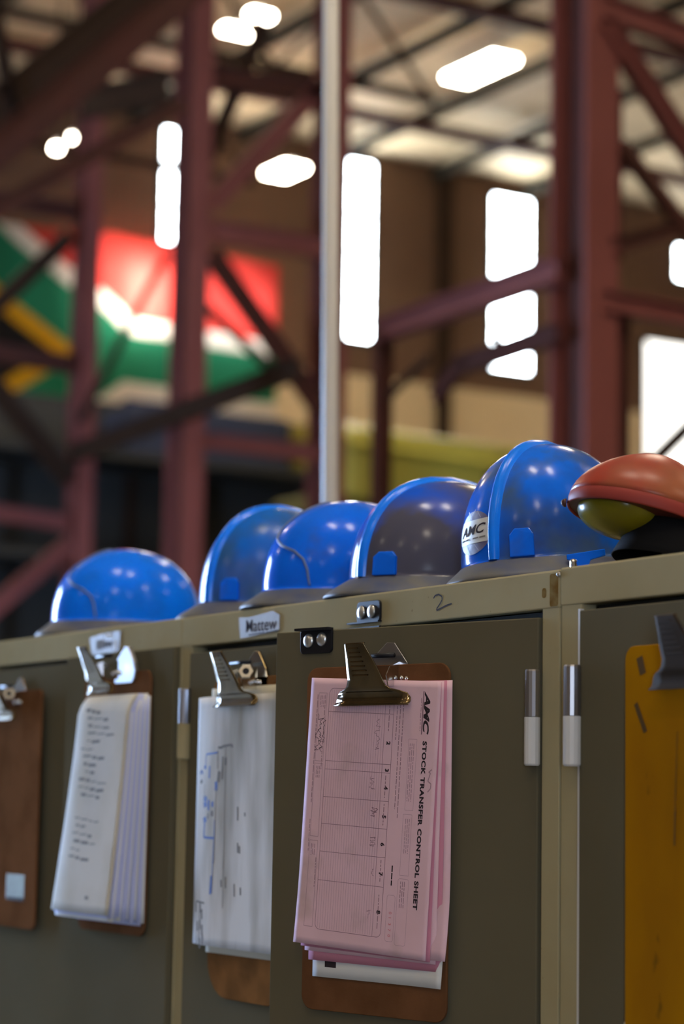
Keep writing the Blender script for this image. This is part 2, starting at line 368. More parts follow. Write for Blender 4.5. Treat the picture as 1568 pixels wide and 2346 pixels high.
# ------------------------------------------------------------------ red steelwork
def column(x, y, a, b, label, h=H-.02):
    t = thing('steel_column', label, 'column', (x, y, 0))
    tf = .02
    # flanges face the camera side (+x) and away, web between
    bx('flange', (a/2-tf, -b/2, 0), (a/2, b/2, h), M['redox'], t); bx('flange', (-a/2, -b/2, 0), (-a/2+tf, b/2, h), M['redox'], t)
    bx('web', (-a/2+tf, -.008, 0), (a/2-tf, .008, h), M['redox_dark'], t)  # web coloured darker to stand for shade between the flanges
    bx('base_plate', (-a/2-.06, -b/2-.06, 0), (a/2+.06, b/2+.06, .025), M['redox_dark'], t)
column(-5.33, 4.81, .28, .19, 'tall red steel column right of the pole, behind the largest blue hat')
column(-12.93, 6.68, .3, .19, 'tall red steel column left of the pole, between two braced bays')
column(-14.9, 6.68, .24, .16, 'red steel column furthest left, in front of the flag')
column(-12.93, 7.98, .3, .19, 'red steel column half hidden right behind the white pole')
def members(name, label, cat, rows):
    P0 = Vector(rows[0][2]); t = thing(name, label, cat, P0)
    for nm, m, P, Q, th, wd in rows:
        q = MB(); P = Vector(P)-P0; Q = Vector(Q)-P0
        if th < .07: q.obox(P, Q, th, th)
        else: q.ibeam(P, Q, wd, th, .012)
        q.build(nm, M[m], t)
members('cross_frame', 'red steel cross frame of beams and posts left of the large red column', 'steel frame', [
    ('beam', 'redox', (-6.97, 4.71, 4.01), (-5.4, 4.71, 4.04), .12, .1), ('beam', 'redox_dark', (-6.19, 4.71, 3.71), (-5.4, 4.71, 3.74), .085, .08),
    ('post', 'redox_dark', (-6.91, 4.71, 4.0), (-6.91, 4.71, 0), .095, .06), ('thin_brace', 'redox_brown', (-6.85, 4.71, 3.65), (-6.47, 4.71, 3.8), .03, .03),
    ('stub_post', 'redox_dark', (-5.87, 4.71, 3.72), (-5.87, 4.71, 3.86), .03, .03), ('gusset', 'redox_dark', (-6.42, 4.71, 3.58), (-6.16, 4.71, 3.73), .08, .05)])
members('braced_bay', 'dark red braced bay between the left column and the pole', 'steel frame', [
    ('strut', 'redox_dark', (-12.82, 6.8, 7.36), (-12.82, 7.88, 7.44), .16, .1),  # top strut added to cover bright roof patches
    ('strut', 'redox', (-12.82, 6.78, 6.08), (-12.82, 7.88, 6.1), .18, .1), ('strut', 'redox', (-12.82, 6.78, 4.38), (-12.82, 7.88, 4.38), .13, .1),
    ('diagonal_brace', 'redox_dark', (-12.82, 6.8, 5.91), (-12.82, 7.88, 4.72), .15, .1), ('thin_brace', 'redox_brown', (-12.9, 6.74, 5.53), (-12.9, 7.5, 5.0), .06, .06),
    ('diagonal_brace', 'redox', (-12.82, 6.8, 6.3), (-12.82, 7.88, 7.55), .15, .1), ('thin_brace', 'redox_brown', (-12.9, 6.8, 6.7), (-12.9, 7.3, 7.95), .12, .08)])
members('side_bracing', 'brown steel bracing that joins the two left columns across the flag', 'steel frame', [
    ('beam', 'redox_brown', (-14.78, 6.525, 4.48), (-10.9, 6.525, 4.64), .14, .1), ('beam', 'redox_brown', (-14.78, 6.525, 7.6), (-13.1, 6.525, 7.3), .26, .12), ('tie_rod', 'redox_brown', (-13.05, 6.525, 5.9), (-14.6, 6.525, 4.75), .05, .05)])  # upper beam added to darken the bright roof patch behind it
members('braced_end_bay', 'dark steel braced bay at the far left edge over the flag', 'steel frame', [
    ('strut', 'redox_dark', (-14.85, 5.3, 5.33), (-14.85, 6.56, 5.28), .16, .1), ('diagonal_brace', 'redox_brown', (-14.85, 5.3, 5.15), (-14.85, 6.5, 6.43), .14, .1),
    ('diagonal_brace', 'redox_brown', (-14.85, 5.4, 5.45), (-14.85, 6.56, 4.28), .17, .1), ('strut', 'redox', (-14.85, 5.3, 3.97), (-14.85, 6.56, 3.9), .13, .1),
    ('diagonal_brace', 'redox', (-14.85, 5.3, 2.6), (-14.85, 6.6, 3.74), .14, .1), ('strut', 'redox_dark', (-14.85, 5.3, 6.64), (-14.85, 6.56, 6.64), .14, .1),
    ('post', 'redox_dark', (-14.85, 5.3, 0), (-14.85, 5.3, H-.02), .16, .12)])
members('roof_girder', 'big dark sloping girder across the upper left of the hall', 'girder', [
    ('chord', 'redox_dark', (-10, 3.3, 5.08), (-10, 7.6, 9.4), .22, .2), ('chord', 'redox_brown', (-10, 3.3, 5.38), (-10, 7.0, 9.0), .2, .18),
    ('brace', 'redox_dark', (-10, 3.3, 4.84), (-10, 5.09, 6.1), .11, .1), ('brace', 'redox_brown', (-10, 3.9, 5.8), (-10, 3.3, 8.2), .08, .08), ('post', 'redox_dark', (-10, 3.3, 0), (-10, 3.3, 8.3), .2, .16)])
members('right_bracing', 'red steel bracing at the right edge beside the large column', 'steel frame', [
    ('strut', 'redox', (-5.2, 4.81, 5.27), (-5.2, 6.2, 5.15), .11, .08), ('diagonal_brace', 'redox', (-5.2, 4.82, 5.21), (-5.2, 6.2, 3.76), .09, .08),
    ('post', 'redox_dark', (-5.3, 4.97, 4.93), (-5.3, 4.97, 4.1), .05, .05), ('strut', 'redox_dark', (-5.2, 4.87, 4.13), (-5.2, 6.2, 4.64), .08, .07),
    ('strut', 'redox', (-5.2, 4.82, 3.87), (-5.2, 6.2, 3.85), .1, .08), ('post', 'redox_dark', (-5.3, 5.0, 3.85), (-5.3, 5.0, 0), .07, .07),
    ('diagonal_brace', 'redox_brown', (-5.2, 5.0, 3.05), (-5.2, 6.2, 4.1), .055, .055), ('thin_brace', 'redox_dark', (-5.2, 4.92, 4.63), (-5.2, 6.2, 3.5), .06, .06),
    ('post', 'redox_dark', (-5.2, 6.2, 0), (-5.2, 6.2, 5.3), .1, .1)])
q = MB(); q.ibeam((-23.9, 16.5, 0), (-23.9, 16.5, H-.02), .2, .16, .014, (1, 0, 0))
tag(q.build('wall_post', M['redox_brown']), 'dark wall post between the two big bright windows', 'column')
t = thing('pole', 'slim grey white pole standing behind the blue hats', 'pole', (-.923, .84, 0))
q = MB(); q.tube([(0, 0, 0), (-.139, 0, 4.6)], .0165, 20); q.build('pipe', M['pole'], t, smooth=True)
q = MB(); q.tube([(0, 0, 0), (0, 0, .02)], .06, 20); q.build('foot_plate', M['pole'], t, bevel=.003)

# ------------------------------------------------------------------ machinery in the hall
t = thing('mining_machine', 'lime yellow machine with a sloping hood behind the blue hats', 'machine', (-15.2, 10.3, 0))
q = MB(); q.prism([(-.3, 4.35), (-.3, 5.02), (.4, 5.02), (.4, 4.35)], -.9, 1.9); q.build('hood', M['lime'], t, bevel=.05)
q = MB(); q.grid(lambda u, v: (-.34+.8*v, -.95+2.9*u, 5.15-.1*u-.33*v*v), 8, 4); q.build('bonnet_lid', M['lime'], t, solid=.04)
bx('chassis', (-.6, -1.2, .9), (.35, 2.1, 4.4), M['olive'], t, bevel=.05)
bx('engine_cover', (-.5, .6, 3.6), (.45, 1.9, 4.75), M['olive'], t, bevel=.05)
for s in (-.6, 1.5):
    q = MB(); q.tube([(.35, s, .9), (.75, s, .9)], .9, 24); q.build('wheel', M['charcoal'], t, bevel=.05)
t = thing('storage_rack', 'dark rack loaded with machine parts below the flag', 'rack', (-19, 10.4, 0))
for yy in (-3.2, -1, 1.4):
    for xx in (-.5, .5): bx('upright', (xx-.04, yy-.04, 0), (xx+.04, yy+.04, 5.2), M['redox_brown'], t)
for z in (1.2, 2.7, 4.0, 5.1): bx('shelf', (-.55, -3.25, z), (.55, 1.45, z+.08), M['charcoal'], t)
bx('back_panel', (-.6, -3.25, 0), (-.56, 1.45, 5.9), M['charcoal'], t)
def drum(x, y, z, r, h, m, label):
    o = thing('drum', label, 'drum', (x, y, z), group='drums on the far rack')
    q = MB(); q.tube([(0, 0, 0), (0, 0, h)], r, 20); q.build('body', M[m], o, smooth=False, bevel=.02)
    q = MB()
    for k in (.33, .66): q.tube([(0, 0, h*k-.02), (0, 0, h*k+.02)], r+.015, 20)
    q.build('hoop', M[m], o)
drum(-18.75, 9.62, 4.08, .14, .5, 'gold', 'yellow drum on the far rack, seen above the leftmost hat')
drum(-18.75, 11.3, 5.18, .26, .55, 'gold', 'yellow drum on top of the far rack, left of the pole')
tag(bx('crate', (-19.4, 9.0, 5.18), (-18.6, 10.9, 5.75), M['navy'], bevel=.03), 'dark navy crate on top of the far rack under the flag', 'crate')

# ------------------------------------------------------------------ cabinets
T = 1.83; HH = .0425; DEP = .45; Z0 = .0
def plate_box(q, x0, x1, z0, z1, y0, y1): q.box((x0, y0, z0), (x1, y1, z1))
def knuckles(parent, x, y, za, zb, zc, low='white_paint', r=.0085):
    q = MB(); q.tube([(x, y, za), (x, y, za-.002), (x, y, zb+.0005)], [r*.9, r, r], 14); q.build('hinge_knuckle', M['steel'], parent, smooth=False)
    q = MB(); q.tube([(x, y, zb), (x, y, zc+.002), (x, y, zc)], [r*1.05, r*1.05, r*.9], 14); q.build('hinge_knuckle', M[low], parent)
def cabinet(x0, x1, top, label, sl, sr):
    t = thing('storage_cabinet', label, 'cabinet', (x0, 0, 0)); W = x1-x0
    q = MB(); q.box((0, .004, 0), (.012, DEP, top-.001)); q.box((W-.012, .004, 0), (W, DEP, top-.001)); q.box((.012, DEP-.012, .05), (W-.012, DEP, top-.002)); q.box((.012, .03, .05), (W-.012, DEP-.012, .07))
    q.build('carcass', M['rail'], t)
    q = MB(); q.box((-.001, .0, top-.003), (W+.001, DEP+.002, top)); q.build('top_panel', M['rail'], t, bevel=.0012)
    bx('top_rail', (-.001, -.0005, top-HH), (W+.001, .016, top-.0005), M['rail'], t, bevel=.0018)
    bx('stile', (0, .0005, .05), (sl, .02, top-HH+.001), M['rail'], t, bevel=.001)
    bx('stile', (W-sr, .0005, .05), (W, .02, top-HH+.001), M['rail'], t, bevel=.001)
    bx('bottom_rail', (.0, .0, .0), (W, .02, .08), M['rail'], t, bevel=.001)
    bx('inner_shadow_liner', (sl, .024, .05), (W-sr, .026, top-HH), M['gapdark'], t)  # dark sheet standing in for the shade inside the cabinet
    return t
def hasp(parent, x, z, w, h, inv, n=-1):
    """black hasp plate on parent's front plane with two bolts"""
    # parent-local coordinates, y negative is outward
    pass
# cabinet far left
c1 = cabinet(-.745, -.003, T, 'leftmost beige steel cabinet, out of focus, with a taped faded name strip', .02, .004)
bx('door', (.022, -.0045, .1), (.378, .015, T-HH-.0075), M['door'], c1, bevel=.0015)
bx('door', (.37, -.010, .1), (.739, .0, T-HH+.0005), M['door'], c1, bevel=.0015)
# cabinet in the middle
c2 = cabinet(0, .9025, T, 'middle beige steel cabinet marked 2, its right door ajar', .03, .0315)
dl = bx('door', (.033, -.0045, .1), (.447, .015, T-HH-.0105), M['door'], c2, bevel=.0015)
kn = knuckles(dl, .031, -.0095, 1.7266, 1.6766, 1.6255, 'rail', .0095)
BETA = math.radians(13.5)
dr = MB(); dr.box((-.4285, -.002, .1), (-.0015, .016, T-HH-.009))
dr = dr.build('door', M['door'], c2, bevel=.0015, loc=(.868, 0, 0), rot=(0, 0, BETA))
knuckles(dr, -.004, -.0085, 1.72, 1.667, 1.6135)
def hasp_on(parent, loc, rot, w, h, bolts):
    q = MB(); q.prism(rrect(-w/2, -h/2, w/2, h/2, .006), -.0035, 0)
    hp = q.build('hasp', M['black_metal'], parent, bevel=.0008, loc=loc, rot=rot)
    q = MB(); q.box((-w/2-.002, -.012, h/2-.004), (w/2, -.0005, h/2-.001)) if h > .03 else q.box((-w/2-.02, -.006, -h/2), (w/2, 0, -h/2+.002))
    q.build('staple', M['black_metal'], hp)
    for (bxx, bz) in bolts:
        q = MB(); q.dome((bxx, -.0035, bz), .0088, .004, n=20); q.build('bolt_head', M['zinc'], hp, smooth=True)
    return hp
hasp_on(c2, (.5105, -.0006, 1.8068), (0, 0, 0), .054, .0275, ((-.0155, .0), (.0085, .0)))
hl = Matrix.Translation((.868, 0, 0)) @ Matrix.Rotation(BETA, 4, 'Z') @ Vector((-.3545, -.002, 1.766))
hasp_on(c2, hl, (0, 0, BETA), .055, .032, ((-.0123, 0), (.0107, .001)))
q = MB(); q.box((.395, -.003, T-HH-.0025), (.535, .0, T-HH+.001)); q.build('hasp_strap', M['black_metal'], c2)
# handwriting, rust and a bolt on the middle cabinet
ink = Ink(); pts = []
for i in range(15):
    a = i/14; pts.append((.654+.004*math.sin(a*3)+.0, 0))
pts = [(.6535, .0155), (.657, .0125), (.664, .0115), (.6715, .0145), (.672, .0185), (.667, .0235), (.6605, .0285), (.6605, .0305), (.668, .0290), (.676, .0270), (.684, .0255), (.6925, .0245)]
ink.line(pts, .0019, 0, .002)
ink.build('handwritten_two', lambda u, v: (u, -.0006, T-v), [M['ink']], c2)
q = MB(); q.prism(rrect(.886, T-HH+.002, .9015, T-.004, .003), -.0008, -.0004); q.build('rust_stain', M['rust'], c2)
q = MB(); q.prism(rrect(.8715, T-.03, .879, T-.019, .003), -.0008, -.0004); q.build('rust_stain', M['rust'], c2)
q = MB(); q.tube([(.912, .012, T), (.912, .012, T+.009)], .0035, 12); q.dome((.912, .012, T+.009), .0045, .003, (0, 0, 1)); q.build('bolt', M['chrome'], c2)
q = MB(); q.dome((.903, -.0005, T-.0055), .0035, .003); q.build('bolt', M['chrome'], c2)
# cabinet right
c3 = cabinet(.9065, 1.8, T+.0015, 'right hand beige steel cabinet whose top carries the red hat', .0365, .03)
d3 = bx('door', (.039, -.0045, .1), (.447, .015, T-HH-.006), M['door'], c3, bevel=.0015)
bx('door', (.449, -.0045, .1), (.862, .015, T-HH-.006), M['door'], c3, bevel=.0015)
bx('edge_strip', (.0345, -.003, .1), (.0385, .002, T-HH-.004), M['white_paint'], c3)
knuckles(d3, .0345, -.0105, 1.722, 1.6665, 1.6125, 'white_paint', .0095)
# taped name strips
def name_strip(x0, x1, z0, z1, label, draw, tear):
    t = thing('name_strip', label, 'label', ((x0+x1)/2, -.001, (z0+z1)/2)); wd = (x1-x0)/2; hd = (z1-z0)/2
    q = MB(); q.prism(tear(wd, hd), -.0012, 0); q.build('taped_paper', M['tape'], t)
    ink = Ink(); draw(ink); ink.build('lettering', lambda u, v: (u, -.0012, -v), [M['ink'], M['pencil'], M['paper']], t, .0003)
def d_mattew(i):
    i.text('Mattew', -.0345, .0085, .0245, 0, 0, length=.084, offset=.0001); i.line([(-.027, .0125), (.019, .0112)], .0016); i.line([(.021, .0118), (.053, .0105)], .0016)
name_strip(.171, .284, 1.79, 1.8235, 'torn taped paper strip reading Mattew on the beige cabinet rail', d_mattew,
           lambda a, b: [(-a, b*.8), (-a+.006, -b*.95), (-a+.03, -b*.9), (.0, -b*.8), (a*.6, -b*.72), (a, -b*.55), (a, b*.6), (a*.7, b), (-a*.5, b*.7)])
def d_faded(i):
    i.bar(-.032, -.006, -.006, .009, 1); i.text('ew', -.004, .007, .02, 0, 0, length=.03, offset=.0004); i.bar(.032, -.004, .04, .012, 2); i.bar(0, -.015, .024, -.008, 2)
name_strip(-.31, -.196, 1.79, 1.822, 'crumpled faded name strip taped on the leftmost cabinet rail', d_faded,
           lambda a, b: [(-a, b*.7), (-a*.82, -b), (a*.7, -b*.95), (a*.85, -b*.8), (a*.9, b), (a*.1, b)])

# ------------------------------------------------------------------ clipboards and sheets
def clip_parts(t, m, dx=0, dz=0, hexnut=False, s=1.0, out=0.0, jaw=.061):
    """lever clip at the board's top centre; local x right, y outward negative, z up"""
    rows = [(-.0475, .0225, jaw, 0), (-.0440, .0185, jaw*1.0, 0), (-.0395, .0175, jaw*.99, 0), (-.0345, .0195, jaw*.93, 0), (-.0318, .0225, jaw*.80, -.002), (-.0295, .0255, jaw*.62, -.003),
            (-.0255, .0275, .0320, -.003), (-.0180, .0300, .0285, -.002), (-.0080, .0350, .0262, -.0015), (.0060, .0420, .0215, -.001), (.0225, .0505, .0158, -.001), (.0240, .0505, .0158, -.001), (.0245, .0480, .0158, -.001)]
    q = MB(); n = 8; vs = []; fs = []
    for (z, y, hw, xc) in rows:
        for i in range(n+1): vs.append((dx+(xc+hw*(2*i/n-1))*s, -(y+out), dz+z*s))
    for j in range(len(rows)-1):
        for i in range(n): fs.append((j*(n+1)+i, j*(n+1)+i+1, (j+1)*(n+1)+i+1, (j+1)*(n+1)+i))
    q.add(vs, fs); lev = q.build('clip_lever', M[m], t, smooth=True, solid=.0012)
    q = MB()
    for k in range(7):
        z = .018-k*.0052; a = (z+.018)/.042; y = .030+.0205*max(0, a); hw = .0285-.0127*max(0, a)
        q.obox((dx-(hw*.72)*s, -(y+out)-.0006, dz+z*s), (dx+(hw*.2)*s, -(y+out)-.0006, dz+z*s), .0012, .0014)
    q.build('grip_ribs', M[m], lev)
    q = MB(); q.prism([(dx+x*s, dz+z*s) for x, z in ((-.022, -.03), (.040, -.03), (.047, -.022), (.049, -.012), (.043, .002), (.022, .026), (.010, .027), (-.02, .004))], -.0055-out*.2, -.004)
    q.build('clip_base', M['steel'] if not hexnut else M[m], t, bevel=.0006)
    for sx in (-.024, .030):
        q = MB(); pts = [(-.004, -.026), (-.024, -.026), (-.028, -.014), (-.022, -.003), (-.004, .004)]
        vs = [(dx+sx*s+e, y-out, dz+z*s) for e in (0, .0014) for y, z in pts]; k = 5
        q.add(vs, [tuple(range(k)), tuple(range(2*k-1, k-1, -1))]+[((i+1) % k, i, k+i, k+(i+1) % k) for i in range(k)])
        q.build('clip_cheek', M['chrome'], t)
    q = MB(); q.tube([(dx-.02*s, -.016-out, dz+.0105*s), (dx+.032*s, -.016-out, dz+.0105*s)], .0028, 10); q.build('spring_rod', M['black_metal'], t, smooth=True)
    for (a, b) in ((.036, -.016), (.044, -.017)):
        q = MB(); q.dome((dx+a*s, -.0056-out, dz+b*s), .0038, .003, n=12); q.build('rivet', M['chrome'], t, smooth=True)
    if hexnut:
        q = MB(); n = 6; c = Vector((dx+.033*s, -.021-out, dz-.004*s)); ax = Vector((.75, -.6, .25)).normalized(); a = ax.cross(Vector((0, 0, 1))).normalized(); b = ax.cross(a)
        vs = [c+(a*math.cos(2*PI*k/n)+b*math.sin(2*PI*k/n))*.0105+ax*e for e in (0, .006) for k in range(n)]
        q.add(vs, [tuple(range(n-1, -1, -1)), tuple(range(n, 2*n))]+[(i, (i+1) % n, n+(i+1) % n, n+i) for i in range(n)])
        q.build('hex_nut', M['chrome'], t, bevel=.0006)
        q = MB(); q.tube([c+ax*.006, c+ax*.0066], .0045, 12); q.build('nut_hole', M['black_metal'], t)
def board(t, x0, z0, x1, z1, r, m, y0=-.004, y1=-.0075):
    q = MB(); q.prism(rrect(x0, z0, x1, z1, r), y1, y0); b = q.build('board', M[m], t, bevel=.0008)
    q = MB(); q.tube([((x0+x1)/2, .003, z1-.012), ((x0+x1)/2, y0, z1-.012)], .003, 8); q.build('hook', M['steel'], t)
    return b
def sheet(name, label, cat, loc, rot, w, h, surf, m, group=None, nu=20, nv=28, draw=None, inks=None):
    q = MB(); q.grid(lambda a, b: surf(a*w, b*h), nu, nv)
    o = q.build(name, M[m], None, smooth=True, solid=.00025, loc=loc, rot=rot); tag(o, label, cat, group)
    if draw:
        i = Ink(); draw(i); i.build('printing', surf, [M[k] for k in inks], o)
    return o
def flat(x0, z0, rot, y_top, y_bot, w, h, left=0, lw=4, right=0, botl=0, botr=0, wave=0):
    """surface of a hanging sheet: tilt in plane, outward offset from top to bottom, corner lifts"""
    c, s = math.cos(rot), math.sin(rot)
    def f(u, v):
        x = u-w/2; z = -v
        X = x*c+z*s; Z = -x*s+z*c
        a = v/h; e = u/w
        y = y_top+(y_bot-y_top)*a + left*max(0, 1-e*lw)**2 + right*max(0, e*4-3)**2 + botl*max(0, 1-e*3)**2*max(0, a*3-2)**2 + botr*max(0, e*3-2)**2*max(0, a*3-2)**2 + wave*math.sin(e*7+a*2)*a
        return (x0+w/2+X, -y, z0+Z)
    return f
# pink clipboard on the open door
DM = Matrix.Translation((.868, 0, 0)) @ Matrix.Rotation(BETA, 4, 'Z')
def on_door(x, z): return DM @ Vector((x, -.002, z))
L4 = on_door(-.245, 1.732)
cb4 = thing('clipboard', 'brown clipboard holding a stack of pink forms on the open cabinet door', 'clipboard', L4, (0, 0, BETA))
board(cb4, -.119, -.409, .117, 0, .017, 'hard'); clip_parts(cb4, 'clip', .004, 0)
GP = 'sheets under the pink clip'
R4 = (0, 0, BETA)
sheet('paper_sheet', 'white sheet at the bottom of the pink stack, sticking out below', 'paper', L4, R4, .214, .341, flat(-.097, -.029, .004, .0085, .0095, .214, .341, botr=.006), 'paper', draw=lambda i: (i.bar(.021, .322, .04, .329, 0),), inks=['ink'])
sheet('paper_sheet', 'pink sheet low in the stack, its corner jutting out at lower right', 'paper', L4, R4, .216, .318, flat(-.0925, -.0215, -.006, .0095, .0115, .216, .318, botr=.008), 'pink')
sheet('paper_sheet', 'deep pink sheet in the stack just above the jutting one', 'paper', L4, R4, .216, .331, flat(-.1, -.02, .008, .0105, .0125, .216, .331), 'pink2')
sheet('paper_sheet', 'third pink sheet from the front, edge visible on the right', 'paper', L4, R4, .214, .322, flat(-.1015, -.0195, .02, .0115, .0140, .214, .322), 'pink')
sheet('paper_sheet', 'second pink sheet from the front, dog-eared at lower left', 'paper', L4, R4, .212, .319, flat(-.1025, -.0188, .034, .0122, .0155, .212, .319), 'pink2')
def form(i):
    rng = random.Random(3)
    # title, logo
    i.text('AMC', .1915, .012, .0125, PI/2, 0, length=.050, offset=.0005, shear=.3); 
    i.bar(.1885, .012, .1905, .062, 1)
    i.text('STOCK TRANSFER CONTROL SHEET', .1925, .0695, .0088, PI/2, 0, length=.193, offset=.0004, spacing=1.1)
    # main table
    i.rect(.034, .012, .143, .299, .0007, 2, .007); i.line([(.129, .012), (.129, .299)], .0006, 2)
    for v in (.040, .099, .109, .142, .174, .207, .241): i.line([(.034, v), (.143, v)], .0006, 2)
    for k in range(1, 24): i.line([(.034+k*.095/24, .0135), (.034+k*.095/24, .2975)], .00035, 3)
    for n, v in (('2', .072), ('3', .104), ('4', .124), ('5', .158), ('6', .190), ('7', .224), ('8', .268)): i.text(n, .1345, v, .008, PI/2, 0, offset=.0004)
    # small print beside the table
    for u, a, b in ((.1485, .02, .07), (.1535, .02, .15), (.1585, .02, .16), (.136, .03, .06), (.136, .112, .138), (.136, .145, .17), (.1365, .21, .235), (.1365, .25, .29)): i.words(u, a, b, .0011, 1, rng)
    i.words(.0135, .02, .15, .0011, 1, rng, .003, .009); i.words(.027, .02, .11, .001, 1, rng); i.words(.0135, .17, .21, .0009, 1, rng); i.words(.028, .215, .25, .0009, 1, rng)
    i.rect(.0155, .018, .0295, .1, .00045, 1); i.rect(.0155, .103, .0295, .19, .00045, 1); i.rect(.0155, .195, .0295, .297, .00045, 1)
    for v0 in (.021, .106, .199):
        for u in (.019, .0215, .0245): i.words(u, v0, v0+.014, .0009, 1, rng, .003, .008)
    i.rect(.17, .068, .183, .15, .0004, 3); i.rect(.168, .155, .182, .225, .0004, 3); i.rect(.166, .229, .183, .305, .0004, 3, .003); i.rect(.150, .249, .163, .302, .0004, 3, .003)
    for u in (.1725, .1755, .1785): i.words(u, .073, .14, .0011, 3, rng); i.words(u, .16, .2, .0009, 3, rng); i.words(u-.002, .232, .262, .001, 1, rng)
    i.words(.1865, .02, .058, .0009, 1, rng); i.words(.1555, .215, .238, .002, 0, rng, .006, .009)
    for k in range(5): i.text('01370'[k], .1545, .268+k*.0065, .006, PI/2, 4)
    # pen scribbles
    def scrib(u, v, du, dv, n, wd=.0006, mi=0):
        p = [(u+rng.uniform(-du, du), v+dv*k/n+rng.uniform(-.002, .002)) for k in range(n)]; i.line(p, wd, mi, .002)
    scrib(.022, .045, .006, .045, 26); scrib(.017, .06, .004, .03, 16); scrib(.028, .05, .004, .03, 14)
    scrib(.118, .045, .005, .04, 22, .0005, 1); scrib(.12, .15, .007, .012, 18, .0006, 1); scrib(.121, .183, .006, .014, 20, .0005, 1); scrib(.124, .22, .003, .012, 10, .0005, 1); scrib(.115, .115, .006, .015, 14, .0004, 1); scrib(.12, .268, .006, .012, 10, .0004, 1)
    scrib(.2065, .1, .003, .03, 8, .0014, 3)
sheet('paper_sheet', 'pink stock transfer control form on top of the clipboard stack', 'paper', L4, R4, .216, .318, flat(-.105, -.0173, .046, .0142, .0200, .216, .318, left=-.0012, botl=.003, wave=.0006), 'pink', nu=32, nv=40, draw=form, inks=['ink', 'ink_grey', 'ink_grey', 'ink_pale', 'red_ink'])

# white drawing on the middle cabinet's left door
L3 = Vector((.228, -.0045, 1.7355))
cb3 = thing('clipboard', 'brown clipboard with a smudged pen drawing, partly hidden by the open door', 'clipboard', L3)
board(cb3, -.108, -.432, .115, 0, (.055, .055, .018, .018), 'hard_light'); clip_parts(cb3, 'brass', -.004, .008, True, 1.0, .010, .058)
sheet('paper_sheet', 'cream sheet behind the smudged pen drawing, showing at its top edge', 'paper', L3, (0, 0, 0), .216, .36, flat(-.108, -.0125, -.002, .009, .010, .216, .36), 'paper_cream')
def drawing(i_, k=1):
    class W:
        line = staticmethod(lambda p, w_, m_=0: i_.line(p, w_*k, m_))
    i = W
    W2 = .0022
    i.line([(.0395, .094), (.0765, .0915)], W2, 0); i.line([(.0395, .094), (.038, .112)], W2*.8, 0); i.line([(.0365, .112), (.0365, .118)], .006, 0)
    i.line([(.0765, .088), (.0765, .118)], .0014, 1); i.line([(.077, .083), (.083, .084), (.094, .081), (.115, .0795)], .0028, 1); i.line([(.1155, .079), (.117, .084)], .0035, 1)
    i.line([(.099, .083), (.099, .34)], .0011, 2); i.line([(.099, .1), (.099, .112)], .004, 1); i.line([(.091, .098), (.0905, .135)], .003, 1); i.line([(.082, .122), (.079, .139)], .0052, 1)
    i.line([(.0735, .1385), (.0735, .153)], .0055, 0); i.line([(.0735, .15), (.0715, .27)], .0013, 1); i.line([(.0715, .2), (.0665, .318)], .0015, 0); i.line([(.0655, .29), (.0625, .32)], .004, 0)
    i.line([(.0525, .113), (.0515, .133)], .0032, 0); i.line([(.037, .143), (.036, .155), (.0385, .165)], .0009, 1)
    i.line([(.0405, .162), (.038, .171), (.041, .18)], .008, 0); i.line([(.052, .168), (.051, .185)], .0045, 0); i.line([(.0605, .175), (.067, .175)], .006, 0); i.line([(.059, .19), (.067, .19)], .006, 1); i.line([(.05, .19), (.0505, .199)], .003, 1)
    i.line([(.038, .196), (.0415, .205)], .007, 0); i.line([(.04, .2), (.0375, .229), (.0715, .2295)], .0028, 0)
    i.line([(.0175, .1265), (.0195, .122), (.024, .121), (.0275, .126)], .0028, 0); i.line([(.019, .14), (.027, .137)], .004, 1)
    for u, v, l in ((.135, .178, .022), (.155, .187, .006), (.137, .235, .016), (.142, .24, .012), (.13, .3, .02), (.147, .305, .012), (.105, .29, .018), (.093, .295, .012)): i.line([(u, v), (u+.001, v+l)], .0026, 2)
    for u, v in ((.012, .335), (.03, .335), (.036, .345), (.02, .365), (.03, .362), (.038, .37), (.04, .385), (.03, .392)): i.line([(u, v), (u+.0005, v+.016)], .0035, 2)
    i.line([(.012, .333), (.045, .335)], .002, 2); i.line([(.029, .333), (.028, .395)], .0018, 2)
DSC = .84
def drawing_s(i):
    drawing(i, 1.45); i.v = [(u, v*DSC) for u, v in i.v]
sheet('paper_sheet', 'smudged white sheet with a blue pen wiring drawing', 'paper', L3, (0, 0, 0), .262, .338, flat(-.136, -.0247, -.0, .0235, .0235, .262, .338, left=-.009, lw=3.4, wave=.0006), 'paper_smear', draw=drawing_s, inks=['blue_ink', 'pencil', 'pencil'])

